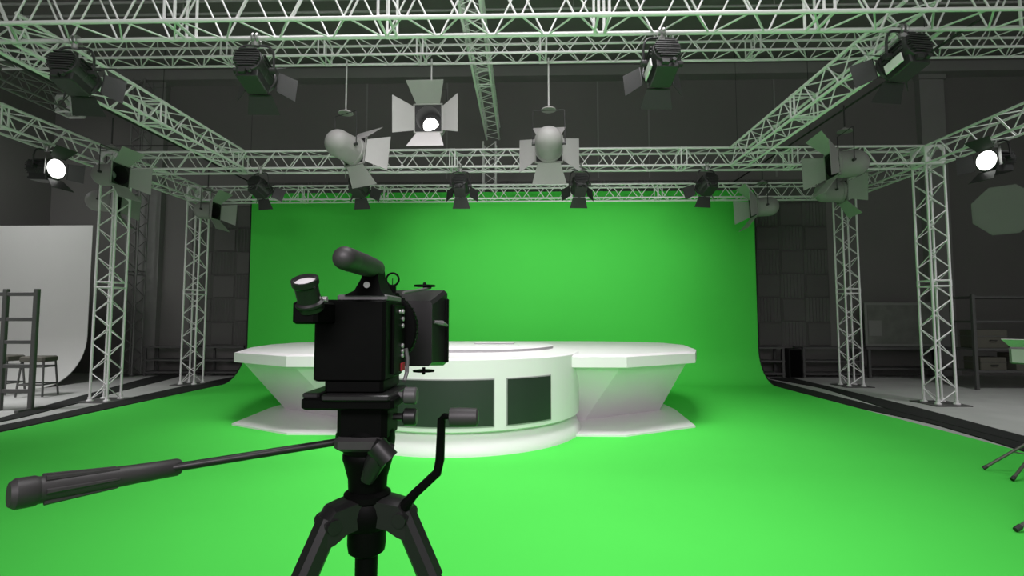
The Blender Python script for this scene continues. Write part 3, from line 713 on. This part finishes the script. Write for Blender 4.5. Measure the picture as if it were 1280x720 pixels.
# tall shelf rack at right with cases
sh = thing('shelf_rack', 'tall dark shelf rack holding cases at the right edge', 'rack', (10.0,10.5,0))
for sx in (-1.22,1.22):
    for sy in (-0.25,0.25): MB().box((sx-0.03,sy-0.03,0),(sx+0.03,sy+0.03,1.85),0.004).build('post', RACKM, sh)
for z in (0.35,0.78,1.32,1.80): MB().box((-1.22,-0.25,z-0.02),(1.22,0.25,z+0.02)).build('shelf', RACKM, sh)
def case(label, x, y, z, w, d, h):
    c_ = thing('equipment_case', label, 'case', (x,y,z), 0, 'cases on the right shelf rack')
    MB().box((-w/2,-d/2,0),(w/2,d/2,h),0.012).build('case_body', CASE, c_)
    MB().box((-w/2-0.006,-d/2-0.006,h*0.62),(w/2+0.006,d/2+0.006,h*0.67)).build('lid_band', RACKM, c_)
    m = MB(); m.path([(-0.06,-d/2,h*0.4),(-0.06,-d/2-0.03,h*0.42),(0.06,-d/2-0.03,h*0.42),(0.06,-d/2,h*0.4)],0.008,6); m.build('handle', RUBBER, c_)
case('olive equipment case on the second shelf of the right rack, left end', 9.15, 10.48, 0.80, 0.6, 0.4, 0.36)
case('olive equipment case on the lowest shelf of the right rack, in the middle', 9.95, 10.48, 0.37, 0.75, 0.42, 0.33)
case('dark case on the lowest shelf of the right rack, left end', 9.15, 10.48, 0.37, 0.5, 0.4, 0.25)

# ------------------------------------------------------------------ lights
def area(name, loc, target, sx, sy, watt, spread=180, col=(1,1,1)):
    l = bpy.data.lights.new(name, 'AREA'); l.shape = 'RECTANGLE'; l.size = sx; l.size_y = sy; l.energy = watt; l.color = col
    l.spread = math.radians(spread)
    o = bpy.data.objects.new(name, l); C.objects.link(o); o.location = loc
    d = V(target) - V(loc); o.rotation_euler = d.to_track_quat('-Z','Y').to_euler()
    return o
def spot(name, loc, target, watt, ang, blend=0.8, r=0.12):
    l = bpy.data.lights.new(name, 'SPOT'); l.energy = watt; l.spot_size = math.radians(ang); l.spot_blend = blend; l.shadow_soft_size = r
    o = bpy.data.objects.new(name, l); C.objects.link(o); o.location = loc
    d = V(target) - V(loc); o.rotation_euler = d.to_track_quat('-Z','Y').to_euler()
    return o
area('front_light', (0.4, -2.7, 3.7), (-0.6, 6.6, 0.7), 4.0, 1.4, 60, 72, (1.0, 0.91, 0.97))
area('key_light', (0.9, 2.2, 6.6), (0.9, 2.5, 0), 3.0, 2.5, 58, 82, (1.0, 0.97, 0.99))
area('desk_light', (-0.5, 4.4, 6.8), (-0.6, 6.9, 0), 4.6, 1.6, 135, 84, (1.0, 0.97, 0.99))
for i, x in enumerate((-1.6, 0.8, 3.1)):
    spot('wall_spot', (x, 8.85, 3.3), (x*0.6+0.3, 11.3, 2.25), 64, 126, 1.0, 0.12)
area('backdrop_light', (-10.6, 8.6, 5.5), (-11.2, 11.0, 1.6), 1.5, 1.0, 32, 150)
area('left_floor_light', (-9.0, 6.6, 5.6), (-8.9, 7.4, 0), 1.0, 1.0, 62, 75)
area('right_floor_light', (8.0, 5.6, 6.2), (8.0, 6.6, 0), 1.0, 1.0, 60, 100)
w = bpy.data.worlds.new('World'); bpy.context.scene.world = w; w.use_nodes = True
w.node_tree.nodes['Background'].inputs[0].default_value = (1.0, 0.955, 0.985, 1)
w.node_tree.nodes['Background'].inputs[1].default_value = 0.55

# ------------------------------------------------------------------ camera
cd = bpy.data.cameras.new('camera'); co = bpy.data.objects.new('camera', cd); C.objects.link(co)
cd.lens = 18; cd.sensor_width = 36; cd.clip_start = 0.05
co.location = (0, 0, 1.35)
co.rotation_euler = (PI/2 + math.atan(40/640), 0, math.atan(15.5/640))
sc = bpy.context.scene; sc.camera = co
vs = sc.view_settings; vs.view_transform = 'Standard'; vs.look = 'None'; vs.gamma = 1; vs.use_curve_mapping = False; vs.exposure = 0.18
